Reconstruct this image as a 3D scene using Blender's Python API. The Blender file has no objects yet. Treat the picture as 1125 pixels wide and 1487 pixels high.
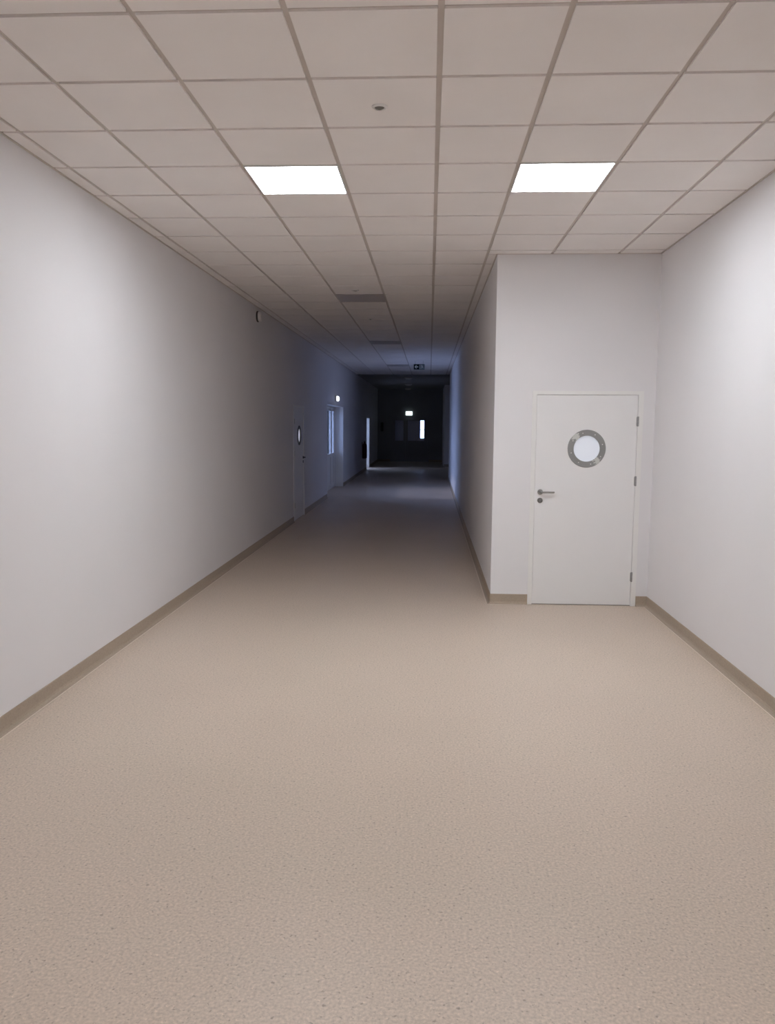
import bpy, bmesh, math
from mathutils import Vector, Matrix
C = bpy.context.scene.collection
PI = math.pi
# ------------------------------------------------------------------ sizes
XL, XR, XC, YA = -2.358, 2.105, 0.611, 7.51      # left wall, right wall, corridor wall, alcove wall
H = 3.294                                         # ceiling
YB = -6.0                                         # wall behind the viewer
YC = 24.5                                         # the corridor wall ends here
YE = 36.0                                         # end wall
CEIL_END = 25.4
GX = [-2.245, -1.755, -1.167, -0.570, 0.0255, 0.5186, 1.107, 1.715]
Y0 = 3.155                                        # first cross joint, then every 0.6 m

# ------------------------------------------------------------------ materials
def new_mat(name):
    m = bpy.data.materials.new(name); m.use_nodes = True
    nt = m.node_tree; b = nt.nodes['Principled BSDF']
    return m, nt, b
def plain(name, col, rough=0.5, metal=0.0, spec=0.5, noise=0.0, scale=30, bump=0.0, bscale=200):
    m, nt, b = new_mat(name)
    b.inputs['Base Color'].default_value = (*col, 1)
    b.inputs['Roughness'].default_value = rough
    b.inputs['Metallic'].default_value = metal
    b.inputs['Specular IOR Level'].default_value = spec
    tc = nt.nodes.new('ShaderNodeTexCoord')
    if noise:
        n = nt.nodes.new('ShaderNodeTexNoise'); n.inputs['Scale'].default_value = scale; n.inputs['Detail'].default_value = 4
        r = nt.nodes.new('ShaderNodeMapRange'); r.inputs['To Min'].default_value = 1-noise; r.inputs['To Max'].default_value = 1+noise
        r.inputs['From Min'].default_value = .3; r.inputs['From Max'].default_value = .7
        v = nt.nodes.new('ShaderNodeVectorMath'); v.operation = 'SCALE'; v.inputs[0].default_value = col
        nt.links.new(tc.outputs['Object'], n.inputs['Vector']); nt.links.new(n.outputs['Fac'], r.inputs['Value'])
        nt.links.new(r.outputs['Result'], v.inputs['Scale']); nt.links.new(v.outputs[0], b.inputs['Base Color'])
    if bump:
        n = nt.nodes.new('ShaderNodeTexNoise'); n.inputs['Scale'].default_value = bscale
        bp = nt.nodes.new('ShaderNodeBump'); bp.inputs['Strength'].default_value = bump; bp.inputs['Distance'].default_value = .002
        nt.links.new(tc.outputs['Object'], n.inputs['Vector']); nt.links.new(n.outputs['Fac'], bp.inputs['Height'])
        nt.links.new(bp.outputs['Normal'], b.inputs['Normal'])
    return m
def emit(name, col, strength, base=(.8, .8, .8)):
    m, nt, b = new_mat(name)
    b.inputs['Base Color'].default_value = (*base, 1)
    b.inputs['Emission Color'].default_value = (*col, 1)
    b.inputs['Emission Strength'].default_value = strength
    return m

M_wall = plain('painted_wall', (.755, .745, .757), .62, spec=.3, noise=.012, scale=1.3, bump=.12, bscale=260)
M_tile = plain('mineral_ceiling_tile', (.85, .82, .80), .9, spec=.1, noise=.02, scale=2.2, bump=.25, bscale=350)
M_tbar = plain('ceiling_grid_metal', (.58, .53, .49), .6, spec=.3, noise=.03, scale=5)  # greyer than the tiles: groove shade is partly put into the colour
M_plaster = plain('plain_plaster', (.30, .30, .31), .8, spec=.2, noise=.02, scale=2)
M_door = plain('white_lacquer', (.79, .785, .785), .35, spec=.45, noise=.01, scale=2)
M_frame = plain('white_frame_lacquer', (.79, .785, .77), .32, spec=.5, noise=.01, scale=3)
M_steel = plain('satin_steel', (.30, .30, .29), .38, metal=1, noise=.05, scale=60)
M_dark_steel = plain('grey_hinge_steel', (.38, .38, .38), .5, metal=1, noise=.05, scale=60)  # mid-grey steel for hinges, lock cylinder, rods and plain handles
M_black = plain('black_plastic', (.012, .012, .014), .5, noise=.1)
M_dgrey = plain('dark_grey_plastic', (.07, .065, .06), .6, noise=.05)
M_white = plain('white_plastic', (.72, .71, .70), .45, noise=.01)
M_red = plain('dark_red_lacquer', (.05, .008, .008), .4, noise=.03)
M_gap = plain('rubber_seal', (.34, .33, .32), .8, noise=.05)
M_caulk = plain('weld_seam', (.72, .63, .54), .45, noise=.04, scale=40)
M_pave = plain('pale_paving', (.55, .56, .58), .9, noise=.08, scale=3)
M_blocker = plain('blocker_grey', (.5, .5, .5), .9, noise=.05, scale=3)
M_led = emit('lit_led_diffuser', (.94, .975, 1.03), 15.0)
M_off = plain('unlit_led_diffuser', (.44, .40, .385), .35, noise=.01)
M_exit = emit('lit_exit_diffuser', (.82, 1, .97), .62)
M_exit2 = emit('lit_exit_diffuser_cool', (.85, .92, 1), .6)
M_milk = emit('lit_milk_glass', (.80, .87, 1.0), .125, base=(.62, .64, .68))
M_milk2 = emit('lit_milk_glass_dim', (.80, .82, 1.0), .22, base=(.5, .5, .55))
M_signblack = plain('dark_sign_face', (.008, .02, .016), .5, noise=.05)
M_signgreen = plain('grey_green_sign_face', (.16, .21, .23), .5, noise=.05)
M_signwhite = plain('pale_sign_print', (.75, .8, .8), .5, noise=.02)

def floor_material(name, base, contrast=1.0, rough=.42):
    m, nt, b = new_mat(name)
    tc = nt.nodes.new('ShaderNodeTexCoord')
    def noise(scale, detail, seed):
        mp = nt.nodes.new('ShaderNodeMapping'); mp.inputs['Location'].default_value = (seed, seed*2, 0)
        n = nt.nodes.new('ShaderNodeTexNoise'); n.inputs['Scale'].default_value = scale; n.inputs['Detail'].default_value = detail
        nt.links.new(tc.outputs['Object'], mp.inputs['Vector']); nt.links.new(mp.outputs[0], n.inputs['Vector'])
        return n.outputs['Fac']
    def rng(sock, a, b_, c, d):
        r = nt.nodes.new('ShaderNodeMapRange'); r.clamp = True
        for k, v in zip(('From Min', 'From Max', 'To Min', 'To Max'), (a, b_, c, d)): r.inputs[k].default_value = v
        nt.links.new(sock, r.inputs['Value']); return r.outputs['Result']
    def mul(a, b_):
        x = nt.nodes.new('ShaderNodeMath'); x.operation = 'MULTIPLY'
        nt.links.new(a, x.inputs[0]); nt.links.new(b_, x.inputs[1]); return x.outputs[0]
    k = contrast
    fine = rng(noise(95, 3, 3), .3, .7, 1-.13*k, 1+.13*k)
    dark = rng(noise(70, 1, 11), .24, .36, 1-.30*k, 1)
    light = rng(noise(95, 1, 23), .66, .76, 1, 1+.16*k)
    broad = rng(noise(.9, 3, 5), .3, .7, .975, 1.025)
    f = mul(mul(fine, dark), mul(light, broad))
    v = nt.nodes.new('ShaderNodeVectorMath'); v.operation = 'SCALE'; v.inputs[0].default_value = base
    nt.links.new(f, v.inputs['Scale']); nt.links.new(v.outputs[0], b.inputs['Base Color'])
    b.inputs['Roughness'].default_value = rough
    b.inputs['Specular IOR Level'].default_value = .35
    return m
M_floor = floor_material('beige_speckled_vinyl', (.575, .48, .395), 1.3)
M_skirt = floor_material('beige_vinyl_coving', (.39, .32, .25), .5, .5)

def glass_material(name, tint=(.9, .93, 1), mix=.12):
    m = bpy.data.materials.new(name); m.use_nodes = True; nt = m.node_tree
    for n in list(nt.nodes):
        if n.type != 'OUTPUT_MATERIAL': nt.nodes.remove(n)
    out = [n for n in nt.nodes if n.type == 'OUTPUT_MATERIAL'][0]
    t = nt.nodes.new('ShaderNodeBsdfTransparent'); t.inputs[0].default_value = (*tint, 1)
    g = nt.nodes.new('ShaderNodeBsdfGlossy'); g.inputs['Roughness'].default_value = .03
    fr = nt.nodes.new('ShaderNodeFresnel'); fr.inputs[0].default_value = 1.3
    mx = nt.nodes.new('ShaderNodeMixShader')
    nt.links.new(fr.outputs[0], mx.inputs[0]); nt.links.new(t.outputs[0], mx.inputs[1]); nt.links.new(g.outputs[0], mx.inputs[2])
    nt.links.new(mx.outputs[0], out.inputs[0])
    return m
M_glass = glass_material('clear_pane')

def ring_material():
    # brushed steel ring, two whitish reflections painted into its colour
    m, nt, b = new_mat('steel_ring_painted_glints')
    tc = nt.nodes.new('ShaderNodeTexCoord')
    sep = nt.nodes.new('ShaderNodeSeparateXYZ'); nt.links.new(tc.outputs['Object'], sep.inputs[0])
    def patch(px, pz, r):
        d = nt.nodes.new('ShaderNodeVectorMath'); d.operation = 'DISTANCE'
        nt.links.new(tc.outputs['Object'], d.inputs[0]); d.inputs[1].default_value = (px, 0, pz)
        n = nt.nodes.new('ShaderNodeTexNoise'); n.inputs['Scale'].default_value = 60; n.inputs['Detail'].default_value = 4
        nt.links.new(tc.outputs['Object'], n.inputs['Vector'])
        a = nt.nodes.new('ShaderNodeMath'); a.operation = 'MULTIPLY_ADD'; nt.links.new(n.outputs['Fac'], a.inputs[0])
        a.inputs[1].default_value = .09; nt.links.new(d.outputs['Value'], a.inputs[2])
        l = nt.nodes.new('ShaderNodeMath'); l.operation = 'LESS_THAN'; nt.links.new(a.outputs[0], l.inputs[0]); l.inputs[1].default_value = r+.045
        return l.outputs[0]
    p = nt.nodes.new('ShaderNodeMath'); p.operation = 'MAXIMUM'
    nt.links.new(patch(-.105, .112, .036), p.inputs[0]); nt.links.new(patch(.098, -.112, .030), p.inputs[1])
    n = nt.nodes.new('ShaderNodeTexNoise'); n.inputs['Scale'].default_value = 90
    mx = nt.nodes.new('ShaderNodeMix'); mx.data_type = 'RGBA'
    mx.inputs['A'].default_value = (.30, .30, .295, 1); mx.inputs['B'].default_value = (.60, .61, .58, 1)
    nt.links.new(p.outputs[0], mx.inputs['Factor']); nt.links.new(mx.outputs['Result'], b.inputs['Base Color'])
    b.inputs['Roughness'].default_value = .5; b.inputs['Metallic'].default_value = .35
    return m
M_ring = ring_material()

# ------------------------------------------------------------------ mesh helpers
def add_box(bm, a, b, bevel=0.0, mi=0):
    a, b = Vector(a), Vector(b)
    c = (a+b)/2; s = b-a
    t = bmesh.new()
    bmesh.ops.create_cube(t, size=1)
    bmesh.ops.scale(t, vec=s, verts=t.verts)
    bmesh.ops.translate(t, vec=c, verts=t.verts)
    if bevel: bmesh.ops.bevel(t, geom=list(t.edges), offset=bevel, segments=2, affect='EDGES')
    for f in t.faces: f.material_index = mi
    me = bpy.data.meshes.new('tmp'); t.to_mesh(me); t.free()
    bm.from_mesh(me); bpy.data.meshes.remove(me)
def add_lathe(bm, prof, origin, axis='Z', seg=32, mi=0, caps=True):
    """prof: list of (radius, height along axis)"""
    R = {'Z': Matrix.Identity(3), 'X': Matrix(((0, 0, 1), (1, 0, 0), (0, 1, 0))), 'Y': Matrix(((1, 0, 0), (0, 0, 1), (0, -1, 0)))}[axis]
    o = Vector(origin); rings = []
    for r, h in prof:
        rings.append([bm.verts.new(o + R @ Vector((r*math.cos(2*PI*i/seg), r*math.sin(2*PI*i/seg), h))) for i in range(seg)])
    fs = []
    for A, B in zip(rings, rings[1:]):
        for i in range(seg):
            j = (i+1) % seg
            fs.append(bm.faces.new((A[i], A[j], B[j], B[i])))
    if caps:
        fs.append(bm.faces.new(rings[0][::-1])); fs.append(bm.faces.new(rings[-1]))
    for f in fs: f.material_index = mi
    return fs
def add_tube(bm, pts, r, seg=12, mi=0):
    pts = [Vector(p) for p in pts]; rings = []
    for i, p in enumerate(pts):
        d = (pts[min(i+1, len(pts)-1)] - pts[max(i-1, 0)]).normalized()
        u = d.cross(Vector((0, 0, 1)));
        if u.length < .01: u = d.cross(Vector((1, 0, 0)))
        u.normalize(); v = d.cross(u)
        rings.append([bm.verts.new(p + u*r*math.cos(2*PI*k/seg) + v*r*math.sin(2*PI*k/seg)) for k in range(seg)])
    for A, B in zip(rings, rings[1:]):
        for i in range(seg):
            j = (i+1) % seg; f = bm.faces.new((A[i], A[j], B[j], B[i])); f.material_index = mi
    bm.faces.new(rings[0][::-1]); bm.faces.new(rings[-1])
def add_prism(bm, prof, path, mi=0):
    """sweep profile (outward, up) along straight path from p to q with outward direction n"""
    p, q, n = map(Vector, path)
    A = [bm.verts.new(p + n*a + Vector((0, 0, b))) for a, b in prof]
    B = [bm.verts.new(q + n*a + Vector((0, 0, b))) for a, b in prof]
    k = len(prof)
    for i in range(k):
        j = (i+1) % k; f = bm.faces.new((A[i], A[j], B[j], B[i])); f.material_index = mi
    bm.faces.new(A[::-1]); bm.faces.new(B)
def obj(name, bm, mats, parent=None, loc=(0, 0, 0), smooth=False):
    """links a bmesh (in coordinates relative to loc) as one mesh object"""
    bmesh.ops.recalc_face_normals(bm, faces=list(bm.faces))
    me = bpy.data.meshes.new(name); bm.to_mesh(me); bm.free()
    for m in (mats if isinstance(mats, (list, tuple)) else [mats]): me.materials.append(m)
    if smooth:
        for p in me.polygons: p.use_smooth = True
        try: me.set_sharp_from_angle(angle=math.radians(35))
        except Exception: pass
    o = bpy.data.objects.new(name, me); C.objects.link(o); o.location = loc
    if parent: o.parent = parent
    return o
def B(): return bmesh.new()
def struct(name, bm, mats, label=None, parent=None, loc=(0, 0, 0)):
    o = obj(name, bm, mats, parent, loc)
    if not parent: o['kind'] = 'structure'
    if label: o['label'] = label
    return o
def tag(o, label, cat, group=None):
    o['label'] = label; o['category'] = cat
    if group: o['group'] = group
    return o
def empty(name, loc, rotz=0):
    o = bpy.data.objects.new(name, None); C.objects.link(o); o.location = loc; o.rotation_euler = (0, 0, rotz); o.empty_display_size = .1
    return o
def dup(root, loc, label):
    r = root.copy(); C.objects.link(r); r.location = loc; r['label'] = label
    for ch in list(root.children):
        c = ch.copy(); C.objects.link(c); c.parent = r
        for g in ch.children:
            d = g.copy(); C.objects.link(d); d.parent = c
    return r

# ------------------------------------------------------------------ shell
T = .32
bm = B(); add_box(bm, (XL-T, YB-.2, -.2), (9.2, 40.4, 0)); struct('floor', bm, M_floor, 'beige speckled vinyl floor running down the corridor')

D1 = (13.57, 14.76, 2.05)      # openings in the left wall: y0, y1, top
D2 = (18.09, 21.47, 2.175)
D3 = (29.60, 30.95, 1.97)
bm = B()
def wl(y0, y1, z0, z1, x0=XL-T, x1=XL): add_box(bm, (x0, y0, z0), (x1, y1, z1))
wl(YB-.2, D1[0], 0, H); wl(D1[0], D1[1], D1[2], H); wl(D1[0], D1[1], 0, D1[2], XL-T, XL-.08)
wl(D1[1], D2[0], 0, H); wl(D2[0], D2[1], D2[2], H)
wl(D2[1], D3[0], 0, H); wl(D3[0], D3[1], D3[2], H); wl(D3[1], 40.4, 0, H)
struct('wall_left', bm, M_wall, 'long white left wall')

bm = B(); add_box(bm, (XR, YB-.2, 0), (XR+.2, YA, H)); struct('wall_right', bm, M_wall, 'white wall right of the recessed door')
DA = (.966, 1.996, 2.046)      # alcove door outer frame
bm = B()
add_box(bm, (XC, YA+.08, 0), (XR+.2, YA+.28, H))
add_box(bm, (XC, YA, 0), (DA[0], YA+.08, H)); add_box(bm, (DA[1], YA, 0), (XR+.2, YA+.08, H)); add_box(bm, (DA[0], YA, DA[2]), (DA[1], YA+.08, H))
add_box(bm, (XC, YA+.28, 0), (XC+.25, YC, H))
struct('wall_corner', bm, M_wall, 'white wall that juts out and carries the door with the porthole')
bm = B()
add_box(bm, (9.0, YC-.2, 0), (9.2, 32.3, H+.1)); add_box(bm, (XC+.25, YC-.2, 0), (9.0, YC, H+.1)); add_box(bm, (.60, 32.0, 0), (9.2, 32.3, H+.1)); add_box(bm, (.60, 32.3, 0), (.85, YE, H+.1))
struct('wall_far_right', bm, M_wall, 'dim far wall where the corridor widens')
bm = B(); add_box(bm, (XL-T, YB-.2, 0), (XR+.2, YB, H)); struct('wall_back', bm, M_wall)

# end wall with a pair of glazed doors
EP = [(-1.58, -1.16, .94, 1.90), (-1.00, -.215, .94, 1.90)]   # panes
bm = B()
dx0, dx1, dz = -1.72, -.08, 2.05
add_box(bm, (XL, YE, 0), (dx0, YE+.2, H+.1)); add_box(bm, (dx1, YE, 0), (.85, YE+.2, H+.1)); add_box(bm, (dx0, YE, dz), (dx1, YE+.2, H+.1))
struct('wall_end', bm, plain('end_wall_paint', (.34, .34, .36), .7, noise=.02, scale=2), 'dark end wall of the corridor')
# room beyond the end doors, with a daylit window
WX = (-.475, -.245)
bm = B()
add_box(bm, (XL, 40.2, 0), (WX[0], 40.4, H)); add_box(bm, (WX[1], 40.2, 0), (1.2, 40.4, H))
add_box(bm, (WX[0], 40.2, 0), (WX[1], 40.4, .97)); add_box(bm, (WX[0], 40.2, 1.93), (WX[1], 40.4, H))
add_box(bm, (1.0, YE+.2, 0), (1.2, 40.2, H))
struct('wall_beyond', bm, M_wall)
bm = B(); add_box(bm, (XL-T, YE+.1, H), (1.4, 40.4, H+.2)); struct('trim_1', bm, M_plaster)

# ceiling: lay-in tiles under a recessed grid
cols = [XL] + GX + [XR]
fix = {}
# column index = interval between cols[i], cols[i+1]; panel columns are 3 (-1.167..-.570) and 6 (.5186..1.107)
lit = [(3, 3), (6, 3), (3, -7), (6, -7)]
off = [(3, 11), (3, 20), (3, 30)]
skip = set(lit+off)
bm = B()
GAP = .013; DR = .009
for n in range(-16, 38):
    y0, y1 = Y0+.6*n, Y0+.6*(n+1)
    y0, y1 = max(y0, YB), min(y1, CEIL_END)
    if y1-y0 < .05: continue
    for i in range(len(cols)-1):
        if (i, n) in skip: continue
        x0, x1 = cols[i], cols[i+1]
        ya, yb = y0, y1
        if x0 > .6 or i == 6:
            if y0 >= YA: continue
            yb = min(yb, YA)
        if i == 6 and y0 >= 7.3: pass
        if i == 5 and y0 >= 7.3 and False: pass
        wx0 = .016 if i == 0 else GAP; wx1 = .016 if i == len(cols)-2 else GAP
        if yb-ya < .06: continue
        add_box(bm, (x0+wx0, ya+GAP, H-.001), (x1-wx1, yb-GAP, H+.012))
# strip between the last grid runner and the corridor wall
for n in range(7, 38):
    y0, y1 = max(Y0+.6*n, YA), min(Y0+.6*(n+1), CEIL_END if True else 0)
    if y1-y0 < .06: continue
    add_box(bm, (GX[5]+GAP, y0+GAP, H-.001), (XC-.012, y1-GAP, H+.012))
ceil = struct('ceiling', bm, M_tile, 'suspended ceiling of square pale tiles')
bm = B(); add_box(bm, (XL-T, YB-.2, H+DR), (XR+.2, YC-.2, H+.25)); add_box(bm, (XL-T, YC-.2, H+DR), (XR+.2, CEIL_END, H+.25))
g = obj('ceiling_grid', bm, M_tbar, ceil)
# perimeter angle along the walls
bm = B()
def angle(x0, y0, x1, y1): add_box(bm, (x0, y0, H-.004), (x1, y1, H+DR+.002))
angle(XL, YB, XL+.014, CEIL_END); angle(XR-.014, YB, XR, YA); angle(XC, YA-.014, XR, YA); angle(XC-.012, YA, XC, YC)
struct('trim_2', bm, M_tbar)
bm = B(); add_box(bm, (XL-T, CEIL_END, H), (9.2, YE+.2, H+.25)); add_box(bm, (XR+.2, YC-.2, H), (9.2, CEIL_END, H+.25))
struct('trim_3', bm, M_plaster, 'plain ceiling at the dark far end')

# coved vinyl skirting
prof = [(0, 0), (.034, .0), (.034, .0012), (.020, .005), (.010, .014), (.006, .028), (.005, .094), (.003, .098), (0, .098)]
def skirt(name, runs, label):
    bm = B()
    for p, q, n in runs: add_prism(bm, prof, (p, q, n))
    s = struct(name, bm, M_skirt, label)
    bm = B()
    for p, q, n in runs:
        p, q, n = map(Vector, (p, q, n))
        add_prism(bm, [(.028, 0), (.040, 0), (.040, .002), (.028, .002)], (p, q, n))
    obj('weld_seam', bm, M_caulk, s)
skirt('baseboard_left', [((XL, YB, 0), (XL, D1[0]-.004, 0), (1, 0, 0)), ((XL, D1[1]+.004, 0), (XL, D2[0], 0), (1, 0, 0)), ((XL, D2[1], 0), (XL, D3[0], 0), (1, 0, 0)), ((XL, D3[1], 0), (XL, YE, 0), (1, 0, 0))], 'beige coved skirting along the left wall')
skirt('baseboard_right', [((XR, YB, 0), (XR, YA-.003, 0), (-1, 0, 0))], 'beige coved skirting along the right wall')
skirt('baseboard_alcove', [((XC-.004, YA, 0), (DA[0]-.001, YA, 0), (0, -1, 0)), ((DA[1]+.001, YA, 0), (XR-.002, YA, 0), (0, -1, 0))], 'beige skirting beside the porthole door')
skirt('baseboard_corridor', [((XC, YA-.004, 0), (XC, YC, 0), (-1, 0, 0))], 'beige skirting along the corridor wall')
skirt('baseboard_end', [((XL, YE, 0), (dx0-.06, YE, 0), (0, -1, 0)), ((dx1+.06, YE, 0), (.6, YE, 0), (0, -1, 0)), ((.6, 32, 0), (9.0, 32, 0), (0, -1, 0))], 'skirting of the end wall')

# ------------------------------------------------------------------ porthole door (local: width x, front towards -y, base z=0)
def leaf_mesh(bm, w, z0, z1, th, cx, cz, r):
    N = 48
    corners = [(-w/2, z0), (w/2, z0), (w/2, z1), (-w/2, z1)]
    ang = sorted(set([round(2*PI*i/N, 6) for i in range(N)] + [round(math.atan2(z-cz, x-cx) % (2*PI), 6) for x, z in corners]))
    def rect(a):
        c, s = math.cos(a), math.sin(a); t = 1e9
        if c > 1e-9: t = min(t, (w/2-cx)/c)
        if c < -1e-9: t = min(t, (-w/2-cx)/c)
        if s > 1e-9: t = min(t, (z1-cz)/s)
        if s < -1e-9: t = min(t, (z0-cz)/s)
        return cx+t*c, cz+t*s
    L = []
    for y in (0, th):
        L.append(([bm.verts.new((cx+r*math.cos(a), y, cz+r*math.sin(a))) for a in ang], [bm.verts.new((rect(a)[0], y, rect(a)[1])) for a in ang]))
    n = len(ang)
    for i in range(n):
        j = (i+1) % n
        bm.faces.new((L[0][0][i], L[0][0][j], L[0][1][j], L[0][1][i]))
        bm.faces.new((L[1][0][i], L[1][1][i], L[1][1][j], L[1][0][j]))
        bm.faces.new((L[0][1][i], L[0][1][j], L[1][1][j], L[1][1][i]))
        bm.faces.new((L[0][0][i], L[1][0][i], L[1][0][j], L[0][0][j]))
def porthole_door(name, loc, rotz, W, top, label, hinge_side=1, ring_mat=None, milk=None, leaf_w=None, hinges=(1.765, 1.205, .285), fw=(.042, .048), port=None, mirror=False, steel=None):
    """W outer frame width, origin at floor centre of opening, front faces -y"""
    steel = steel or M_steel
    r = empty(name, loc, rotz); r['kind'] = 'structure'; r['label'] = label
    fl, fr = fw
    bm = B(); pr = -.006
    add_box(bm, (-W/2, pr, 0), (-W/2+fl, .06, top), .0015); add_box(bm, (W/2-fr, pr, 0), (W/2, .06, top), .0015)
    add_box(bm, (-W/2+fl, pr, top-.036), (W/2-fr, .06, top), .0015)
    obj('door_frame', bm, M_frame, r)
    bm = B(); add_box(bm, (-W/2+fl, .012, .0), (W/2-fr, .02, .008));
    add_box(bm, (-W/2+fl-.002, .050, 0), (W/2-fr+.002, .058, top-.03)); obj('door_seal', bm, M_gap, r)
    lw = W-fl-fr-.004
    lc = ((-W/2+fl)+(W/2-fr))/2
    pz = 1.507
    bm = B(); leaf_mesh(bm, lw, .009, top-.0385, .04, port if port is not None else 0, pz, .128)
    lf = obj('door_leaf', bm, M_door, r, (lc, .004, 0))
    px = port if port is not None else 0
    bm = B(); add_lathe(bm, [(.122, -.0055), (.124, -.009), (.174, -.009), (.178, -.006), (.178, 0), (.122, 0), (.122, -.0055)], (0, 0, 0), 'Y', 64, caps=False)
    for v in bm.verts: v.co.y = v.co.y
    rg = obj('porthole_ring', bm, ring_mat or M_ring, lf, (px, 0, pz), True)
    bm = B(); add_lathe(bm, [(.1275, .012), (.1275, .022)], (0, 0, 0), 'Y', 64); obj('porthole_glass', bm, milk or M_milk, lf, (px, 0, pz))
    for k in range(8):
        a = 2*PI*(k+.35)/8
        bm = B(); add_lathe(bm, [(.0052, -.0088), (.0052, -.0105), (.003, -.0118)], (0, 0, 0), 'Y', 12)
        obj('screw', bm, M_white, lf, (px+.150*math.cos(a), 0, pz+.150*math.sin(a)), True)
    s = hinge_side
    hx = -s*(lw/2-.052)
    def ylathe(bm, prof, o): add_lathe(bm, prof, o, 'Y', 28)
    bm = B(); ylathe(bm, [(.026, 0), (.026, -.006), (.024, -.009), (.012, -.010), (.010, -.045), (.008, -.048)], (0, 0, 0))
    add_tube(bm, [(0, -.044, 0), (s*.03, -.046, 0), (s*.10, -.046, 0), (s*.122, -.044, 0), (s*.125, -.030, 0)], .009)
    obj('door_handle', bm, steel, lf, (hx, 0, 1.092), True)
    bm = B(); ylathe(bm, [(.026, 0), (.026, -.006), (.024, -.009), (.013, -.009), (.0125, -.004)], (0, 0, 0))
    obj('lock_rose', bm, steel, lf, (hx, 0, 1.012), True)
    bm = B(); ylathe(bm, [(.0085, -.0088), (.0085, -.012)], (0, 0, 0)); add_box(bm, (-.004, -.012, -.017), (.004, -.0088, 0)); obj('lock_cylinder', bm, M_dark_steel, lf, (hx, 0, 1.014))
    for z in hinges:
        bm = B(); add_lathe(bm, [(.0085, -.046), (.0095, -.044), (.0095, -.001), (.0075, 0), (.0095, .001), (.0095, .044), (.0085, .046)], (0, 0, 0), 'Z', 16)
        add_box(bm, (-.012, .002, -.04), (.010, .012, .04))
        obj('hinge', bm, M_dark_steel, lf, (s*(lw/2+.004), -.008, z), True)
    return r
W1 = DA[1]-DA[0]
porthole_door('door_1', ((DA[0]+DA[1])/2, YA, 0), 0, W1, DA[2], 'white door with a steel ringed porthole on the right', 1, port=.007)
# the same kind of door on the left wall further back (front faces +x): rotate +90deg -> local -y becomes +x, local x becomes +y
porthole_door('door_2', (XL, (D1[0]+D1[1])/2, 0), PI/2, D1[1]-D1[0], D1[2], 'white door with a dark ringed porthole in the left wall', -1,
              ring_mat=M_dgrey, milk=M_milk2, fw=(.085, .07), hinges=(1.76, 1.2, .28), port=.03, steel=M_dgrey)

# ------------------------------------------------------------------ glazed exterior door set in its deep recess
r = empty('door_3', (XL-.24, (D2[0]+D2[1])/2, 0)); r['kind'] = 'structure'; r['label'] = 'glazed white double door with side light in the deep recess of the left wall'
yc = (D2[0]+D2[1])/2
bm = B()
for y in (D2[0]-yc, 19.47-yc, 20.80-yc, D2[1]-.05-yc):
    add_box(bm, (-.05, y, 0), (.01, y+.05, D2[2]), .003)
add_box(bm, (-.05, D2[0]-yc, D2[2]-.05), (.01, D2[1]-yc, D2[2]), .003); add_box(bm, (-.05, D2[0]-yc, 0), (.01, D2[1]-yc, .02))
obj('door_frame', bm, M_frame, r)
for k, (a, b) in enumerate([(D2[0]+.054, 19.466), (19.524, 20.796), (20.854, D2[1]-.054)]):
    a -= yc; b -= yc; m_ = (a+b)/2; hw = (b-a)/2; st = .07
    bm = B()
    add_box(bm, (-.045, -hw, .022), (.0, -hw+st, D2[2]-.054), .003); add_box(bm, (-.045, hw-st, .022), (.0, hw, D2[2]-.054), .003)
    add_box(bm, (-.045, -hw+st, D2[2]-.12), (.0, hw-st, D2[2]-.054)); add_box(bm, (-.045, -hw+st, .84), (.0, hw-st, .93)); add_box(bm, (-.045, -hw+st, .022), (.0, hw-st, .12))
    lf = obj('door_leaf' if k < 2 else 'side_light', bm, M_frame, r, (0, m_, 0))
    bm = B(); add_box(bm, (-.03, -hw+st-.004, .925), (-.022, hw-st+.004, D2[2]-.115)); obj('door_glass', bm, M_glass, lf)
    bm = B(); add_box(bm, (-.035, -hw+st, .12), (-.012, hw-st, .84)); obj('lower_panel', bm, M_door, lf)
    bm = B(); add_box(bm, (-.012, -hw+st, .12), (-.006, -hw+st+.012, .84)); add_box(bm, (-.012, hw-st-.012, .12), (-.006, hw-st, .84)); obj('panel_seal', bm, M_gap, lf)
    if k < 2:
        s = 1 if k == 0 else -1
        bm = B(); add_box(bm, (0, -.016, -.11), (.008, .016, .11), .003); add_tube(bm, [(.006, 0, .03), (.045, 0, .03), (.05, -s*.02, .03), (.05, -s*.12, .03)], .009)
        obj('door_handle', bm, M_dark_steel, lf, (0, s*(hw-.035), 1.0), True)
# reveal lining of the recess
bm = B(); add_box(bm, (XL-.19, D2[1]-.006, 0), (XL+.006, D2[1]+.0, D2[2])); add_box(bm, (XL-.19, D2[0], D2[2]-.006), (XL+.006, D2[1], D2[2])); add_box(bm, (XL-.19, D2[0], 0), (XL+.006, D2[0]+.006, D2[2]))
struct('trim_4', bm, M_frame, 'white lining of the recess around the glazed door')
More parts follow.
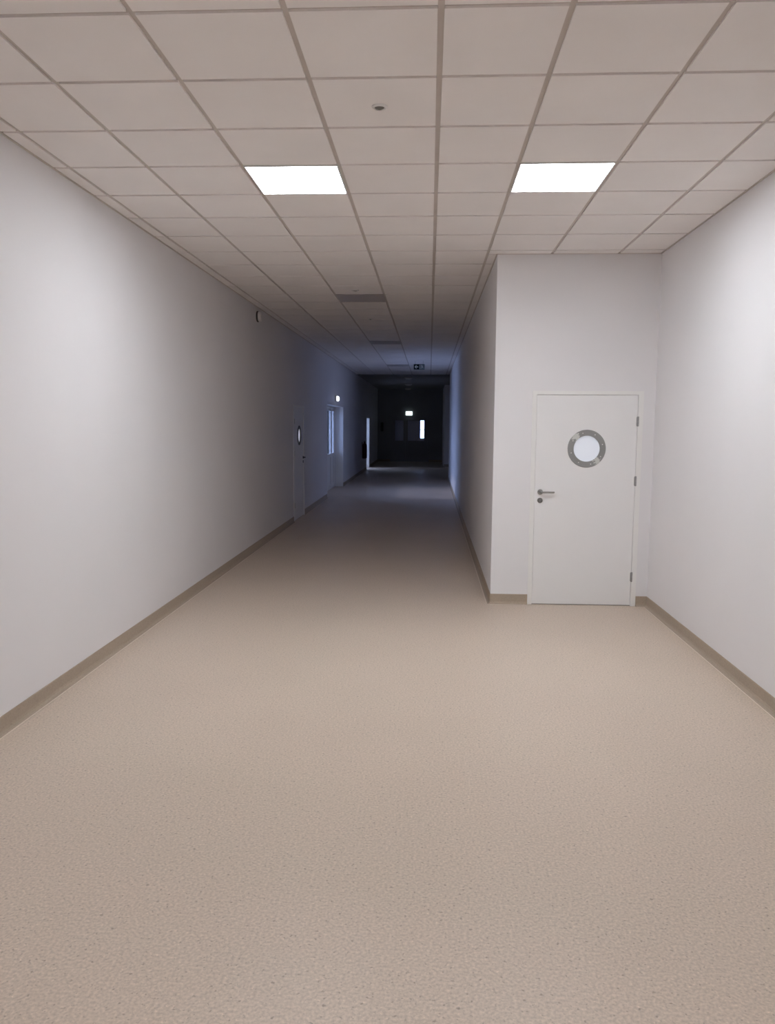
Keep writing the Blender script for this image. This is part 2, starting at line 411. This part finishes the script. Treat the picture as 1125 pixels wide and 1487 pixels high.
# open doorway further down: frame and a leaf swung outwards
r = empty('door_4', (XL, (D3[0]+D3[1])/2, 0)); r['kind'] = 'structure'; r['label'] = 'door standing ajar far down the left wall with daylight on its jamb'
w = (D3[1]-D3[0])/2
bm = B(); add_box(bm, (-.30, -w, 0), (.004, -w+.04, D3[2])); add_box(bm, (-.30, w-.04, 0), (.004, w, D3[2])); add_box(bm, (-.30, -w+.04, D3[2]-.04), (.004, w-.04, D3[2]))
obj('door_frame', bm, M_frame, r)
bm = B(); add_box(bm, (-.045, 0, .01), (0, 1.265, D3[2]-.042), .003); lf = obj('door_leaf', bm, M_door, r, (-.27, -w+.042, 0)); lf.rotation_euler = (0, 0, math.radians(26))
bm = B(); add_tube(bm, [(0, 1.19, 1.05), (.045, 1.19, 1.05), (.05, 1.07, 1.05)], .009); obj('door_handle', bm, M_dark_steel, lf)
# pair of doors in the end wall
r = empty('door_5', ((dx0+dx1)/2, YE, 0)); r['kind'] = 'structure'; r['label'] = 'dark double door with glazed upper panels in the end wall'
cx = (dx0+dx1)/2
M_dd = plain('dark_door_paint', (.32, .32, .35), .5, noise=.02)
bm = B(); add_box(bm, (dx0-cx-.05, -.01, 0), (dx0-cx, .1, dz+.05)); add_box(bm, (dx1-cx, -.01, 0), (dx1-cx+.05, .1, dz+.05)); add_box(bm, (dx0-cx, -.01, dz), (dx1-cx, .1, dz+.05))
obj('door_frame', bm, M_dd, r)
for (a, b), (p0, p1, q0, q1) in zip([(dx0, -1.08), (-1.08, dx1)], EP):
    m_ = (a+b)/2; a2, b2 = a-m_+.002, b-m_-.002; p0 -= m_; p1 -= m_
    bm = B()
    add_box(bm, (a2, .01, .01), (p0, .05, dz-.004)); add_box(bm, (p1, .01, .01), (b2, .05, dz-.004))
    add_box(bm, (p0, .01, .01), (p1, .05, q0)); add_box(bm, (p0, .01, q1), (p1, .05, dz-.004))
    lf = obj('door_leaf', bm, M_dd, r, (m_-cx, 0, 0))
    bm = B(); add_box(bm, (p0-.003, .025, q0-.003), (p1+.003, .031, q1+.003)); obj('door_glass', bm, M_glass, lf)
    bm = B(); k = .03
    add_box(bm, (p0, .0, q0), (p0+k*.6, .01, q1)); add_box(bm, (p1-k*.6, .0, q0), (p1, .01, q1)); add_box(bm, (p0, .0, q0), (p1, .01, q0+k*.6)); add_box(bm, (p0, .0, q1-k*.6), (p1, .01, q1))
    obj('glazing_bead', bm, M_dd, lf)
# window in the room beyond
bm = B()
a, b = WX; c = (a+b)/2
for (x0, x1, z0, z1) in [(a, a+.02, .97, 1.93), (b-.02, b, .97, 1.93), (a, b, .97, 1.0), (a, b, 1.90, 1.93), (a, b, 1.42, 1.45)]:
    add_box(bm, (x0-c, 0, z0), (x1-c, .05, z1))
w1 = struct('window_1', bm, M_frame, 'bright narrow window seen through the end doors', None, (c, 40.2, 0))
bm = B(); add_box(bm, (a-c+.015, .02, .98), (b-c-.015, .026, 1.92)); obj('window_glass', bm, M_glass, w1)

# ------------------------------------------------------------------ ceiling light panels
def panel(label, col, n, on):
    x0, x1 = cols[col], cols[col+1]; y0 = Y0+.6*n
    cx_, cy_ = (x0+x1)/2, y0+.3; hw, hd = (x1-x0)/2-.008, .292
    r = empty('ceiling_light', (cx_, cy_, H))
    tag(r, label, 'ceiling light', 'square light panels set in the tile ceiling')
    bm = B(); e = .009
    add_box(bm, (-hw, -hd, -.004), (-hw+e, hd, DR)); add_box(bm, (hw-e, -hd, -.004), (hw, hd, DR)); add_box(bm, (-hw+e, -hd, -.004), (hw-e, -hd+e, DR)); add_box(bm, (-hw+e, hd-e, -.004), (hw-e, hd, DR))
    obj('light_frame', bm, M_white if on else M_off, r)
    bm = B(); add_box(bm, (-hw+e, -hd+e, -.002), (hw-e, hd-e, DR)); obj('diffuser', bm, M_led if on else M_off, r)
panel('glowing square ceiling panel, the left one of the lit pair', 3, 3, True)
panel('glowing square ceiling panel, the right one of the lit pair, above the recessed door', 6, 3, True)
panel('lit square ceiling panel overhead at the left, just behind the viewer', 3, -7, True)
panel('lit square ceiling panel overhead at the right, just behind the viewer', 6, -7, True)
panel('unlit grey square ceiling panel, nearest of the three switched-off ones', 3, 11, False)
panel('unlit dark square ceiling panel, middle of the three switched-off ones', 3, 20, False)
panel('unlit square ceiling panel, farthest of the three switched-off ones before the hanging sign', 3, 30, False)

# round detectors in the tiles
def detector(label, x, y, rad, centre):
    r = empty('ceiling_detector', (x, y, H-.001)); tag(r, label, 'detector', 'small round detectors in the ceiling tiles')
    bm = B(); add_lathe(bm, [(rad, 0), (rad*.97, -.004), (rad*.72, -.010), (rad*.60, -.006), (rad*.60, 0)], (0, 0, 0), 'Z', 40, caps=False); obj('detector_ring', bm, M_white, r, smooth=True)
    bm = B(); add_lathe(bm, [(rad*.60, -.001), (rad*.58, -.007), (rad*.30, -.013), (rad*.12, -.016)], (0, 0, 0), 'Z', 32); obj('detector_head', bm, centre, r, smooth=True)
M_sens = plain('grey_sensor', (.16, .15, .13), .5, noise=.03)
detector('small round detector with dark centre in the tile between the two lit panels', -.266, 4.08, .040, M_sens)
detector('faint pale round detector just before the nearest unlit panel', -.892, 9.45, .045, plain('pale_sensor', (.36, .33, .31), .5, noise=.03))
detector('tiny dark detector between the nearest and middle unlit panels', -.904, 12.0, .032, M_dgrey)

# round surface downlights in the dark part
r = empty('round_downlight', (-.73, 26.9, H)); tag(r, 'pale round downlight, nearest of the three at the dark far end', 'downlight', 'round downlights at the dark far end')
bm = B(); add_lathe(bm, [(.14, 0), (.14, -.03), (.125, -.04)], (0, 0, 0), 'Z', 32); b_ = obj('lamp_housing', bm, M_white, r, smooth=True)
bm = B(); add_lathe(bm, [(.118, -.040), (.10, -.055), (.05, -.062)], (0, 0, 0), 'Z', 32); obj('lamp_diffuser', bm, M_white, r, smooth=True)
dup(r, (-.85, 31.4, H), 'pale round downlight, middle of the three at the dark far end')
dup(r, (-.97, 35.3, H), 'pale round downlight, farthest, just before the end wall')

# ------------------------------------------------------------------ wall sounder near the ceiling
r = empty('wall_sounder', (XL, 10.78, 3.165)); tag(r, 'small round white alarm sounder high on the left wall under the ceiling', 'alarm')
bm = B(); add_lathe(bm, [(.070, 0), (.074, .004), (.074, .018), (.066, .022)], (0, 0, 0), 'X', 40); obj('sounder_base', bm, M_dgrey, r, smooth=True)
bm = B(); add_lathe(bm, [(.060, .020), (.066, .026), (.066, .050), (.058, .064), (.030, .070)], (0, 0, 0), 'X', 40); obj('sounder_cap', bm, M_white, r, smooth=True)

# ------------------------------------------------------------------ signs
r = empty('exit_sign', (-.275, 20.0, H)); tag(r, 'dark hanging escape sign with arrow and running figure under the ceiling', 'sign')
w, h, zt = .27, .135, -.075
bm = B(); add_box(bm, (-w/2, -.009, zt-h), (w/2, .009, zt), .002); bd = obj('sign_board', bm, M_signblack, r)
bm = B(); add_box(bm, (.004, -.0105, zt-h+.008), (w/2-.006, -.0092, zt-.008)); obj('pictogram_field', bm, M_signgreen, bd)
cxa, cz_ = -w/4, zt-h/2
def flat(bm, pts, y=-.0118, th=.0012):
    A = [bm.verts.new((x, y, z)) for x, z in pts]; B_ = [bm.verts.new((x, y+th, z)) for x, z in pts]
    bm.faces.new(A); bm.faces.new(B_[::-1])
    for i in range(len(pts)): j = (i+1) % len(pts); bm.faces.new((A[i], B_[i], B_[j], A[j]))
bm = B(); flat(bm, [(cxa-.046, cz_), (cxa-.004, cz_+.044), (cxa+.014, cz_+.044), (cxa-.012, cz_+.012), (cxa+.046, cz_+.012), (cxa+.046, cz_-.012), (cxa-.012, cz_-.012), (cxa+.014, cz_-.044), (cxa-.004, cz_-.044)], -.0105)
obj('arrow', bm, M_signwhite, bd)
def limb(bm, a, b, t):
    a, b = Vector(a), Vector(b); d = (b-a).normalized(); n = Vector((-d.y, d.x))*t/2
    flat(bm, [tuple(a+n), tuple(b+n), tuple(b-n), tuple(a-n)])
bm = B(); q = w/4+.004
add_lathe(bm, [(.010, 0), (.010, .0012)], (q-.008, -.0118, cz_+.040), 'Y', 16)
limb(bm, (q-.006, cz_+.028), (q+.006, cz_-.006), .016); limb(bm, (q+.006, cz_-.004), (q-.016, cz_-.020), .010); limb(bm, (q-.016, cz_-.020), (q-.014, cz_-.044), .009)
limb(bm, (q+.006, cz_-.004), (q+.020, cz_-.022), .010); limb(bm, (q+.020, cz_-.022), (q+.040, cz_-.024), .009)
limb(bm, (q-.004, cz_+.022), (q-.026, cz_+.008), .008); limb(bm, (q-.004, cz_+.024), (q+.018, cz_+.012), .008); limb(bm, (q+.018, cz_+.012), (q+.032, cz_+.022), .008)
limb(bm, (-.052+q, cz_-.052), (-.052+q, cz_+.052), .010)
obj('running_figure', bm, M_signwhite, bd)
for sx in (-.10, .10):
    bm = B(); add_tube(bm, [(sx, 0, zt-.002), (sx, 0, -.002)], .003, 8); obj('hanging_rod', bm, M_dark_steel, r)

def exit_lamp(name, loc, rotz, w, h, d, mat, label, cat='emergency light'):
    r = empty(name, loc, rotz); tag(r, label, cat)
    bm = B(); add_box(bm, (-w/2, -d*.5, -h/2), (w/2, 0, h/2), .006); obj('lamp_housing', bm, M_white, r, smooth=True)
    bm = B(); add_box(bm, (-w/2+.008, -d, -h/2+.008), (w/2-.008, -d*.5, h/2-.008), .018); obj('lamp_diffuser', bm, mat, r, smooth=True)
exit_lamp('emergency_light', (XL, 19.75, 2.345), PI/2, .34, .145, .085, M_exit2, 'small glowing escape light on the left wall above the glazed door')
exit_lamp('emergency_light', (-.93, YE, 2.20), 0, .32, .20, .07, M_exit, 'glowing escape light on the dark end wall above the double door')

# ------------------------------------------------------------------ small things at the far left
r = empty('fire_extinguisher', (XL+.09, 27.6, .50)); tag(r, 'dark fire extinguisher hanging on the left wall before the bright door gap', 'fire extinguisher')
bm = B(); add_lathe(bm, [(.05, 0), (.08, .015), (.085, .04), (.085, .46), (.07, .51), (.03, .54), (.03, .57)], (0, 0, 0), 'Z', 28); obj('cylinder_body', bm, M_red, r, smooth=True)
bm = B(); add_lathe(bm, [(.032, .565), (.032, .60)], (0, 0, 0), 'Z', 16); add_box(bm, (-.012, -.10, .60), (.012, .04, .615)); add_box(bm, (-.012, -.11, .63), (.012, .03, .645)); add_box(bm, (-.01, .01, .6), (.01, .03, .64)); obj('valve_head', bm, M_black, r)
bm = B(); add_tube(bm, [(0, .02, .585), (.0, .09, .57), (0, .105, .50), (0, .10, .16), (0, .10, .10)], .011, 10); obj('hose', bm, M_black, r, smooth=True)
bm = B(); add_box(bm, (-.10, -.03, .50), (-.075, .03, .58)); add_box(bm, (-.10, -.012, .40), (-.08, .012, .50)); obj('wall_bracket', bm, M_black, r)
r = empty('wall_notice', (XL, 27.65, 1.27)); tag(r, 'tiny pale notice on the left wall above the fire extinguisher', 'notice')
bm = B(); add_box(bm, (0, -.08, -.06), (.004, .08, .06)); obj('notice_plate', bm, M_signwhite, r)
r = empty('wall_box', (-2.16, YE, 1.58)); tag(r, 'small black box on the end wall left of the double door', 'wall box')
bm = B(); add_box(bm, (-.06, -.07, -.20), (.06, 0, .20), .008); bx = obj('box_case', bm, M_black, r)
bm = B(); add_box(bm, (-.045, -.075, -.18), (.045, -.068, .18), .003); obj('box_lid', bm, M_dgrey, r)

# ------------------------------------------------------------------ outside
bm = B(); add_box(bm, (-30, -10, -.35), (XL-T, 60, -.15)); add_box(bm, (XL-T, 40.4, -.35), (30, 60, -.15)); o = obj('paved_ground', bm, M_pave); o['kind'] = 'structure'; o['label'] = 'pale paving outside the glazed door'
bm = B(); add_box(bm, (XL-T-1.5, D2[0]-1.0, 2.85), (XL-T, D2[1]+1.0, 2.98)); o = obj('daylight_blocker', bm, M_blocker); o['kind'] = 'structure'; o['label'] = 'unseen flat slab added outside to hold daylight off the glazed door'  # added out of view to block sun and some sky at the glazed door

# ------------------------------------------------------------------ light
w = bpy.data.worlds.new('World'); bpy.context.scene.world = w; w.use_nodes = True
bg = w.node_tree.nodes['Background']; bg.inputs[0].default_value = (.46, .60, .98, 1); bg.inputs[1].default_value = 2.7
def portal(loc, rot, sx, sy):
    l = bpy.data.lights.new('daylight_portal', 'AREA'); l.shape = 'RECTANGLE'; l.size = sx; l.size_y = sy; l.cycles.is_portal = True
    o = bpy.data.objects.new('daylight_portal', l); C.objects.link(o); o.location = loc; o.rotation_euler = rot
portal((XL-T-.02, (D2[0]+D2[1])/2, 1.1), (0, -PI/2, 0), 2.3, 3.5)
portal((XL-T-.02, (D3[0]+D3[1])/2, 1.0), (0, -PI/2, 0), 2.1, 1.45)
s = bpy.data.lights.new('sun', 'SUN'); s.energy = .3; s.angle = math.radians(.6); s.color = (1, .92, .92)
so = bpy.data.objects.new('sun', s); C.objects.link(so)
d = Vector((math.cos(math.radians(27)), .0, -math.sin(math.radians(27))))
so.rotation_euler = d.to_track_quat('-Z', 'Y').to_euler(); so.location = (-20, 30, 10)

# ------------------------------------------------------------------ camera
cam = bpy.data.cameras.new('camera'); co = bpy.data.objects.new('camera', cam); C.objects.link(co)
f, pitch, yaw, roll = 1138.3, .1123, .0523, .0065
cam.sensor_fit = 'VERTICAL'; cam.sensor_height = 36; cam.lens = f/1487*36; cam.clip_end = 200; cam.clip_start = .05
R = Matrix.Rotation(yaw, 4, 'Z') @ Matrix.Rotation(PI/2-pitch, 4, 'X') @ Matrix.Rotation(roll, 4, 'Z')
co.matrix_world = Matrix.Translation((0, 0, 1.7304)) @ R
sc = bpy.context.scene; sc.camera = co
sc.view_settings.view_transform = 'Standard'; sc.view_settings.look = 'None'; sc.view_settings.exposure = 1.19; sc.view_settings.gamma = 1; sc.view_settings.use_curve_mapping = False
sc.cycles.max_bounces = 16; sc.cycles.diffuse_bounces = 10
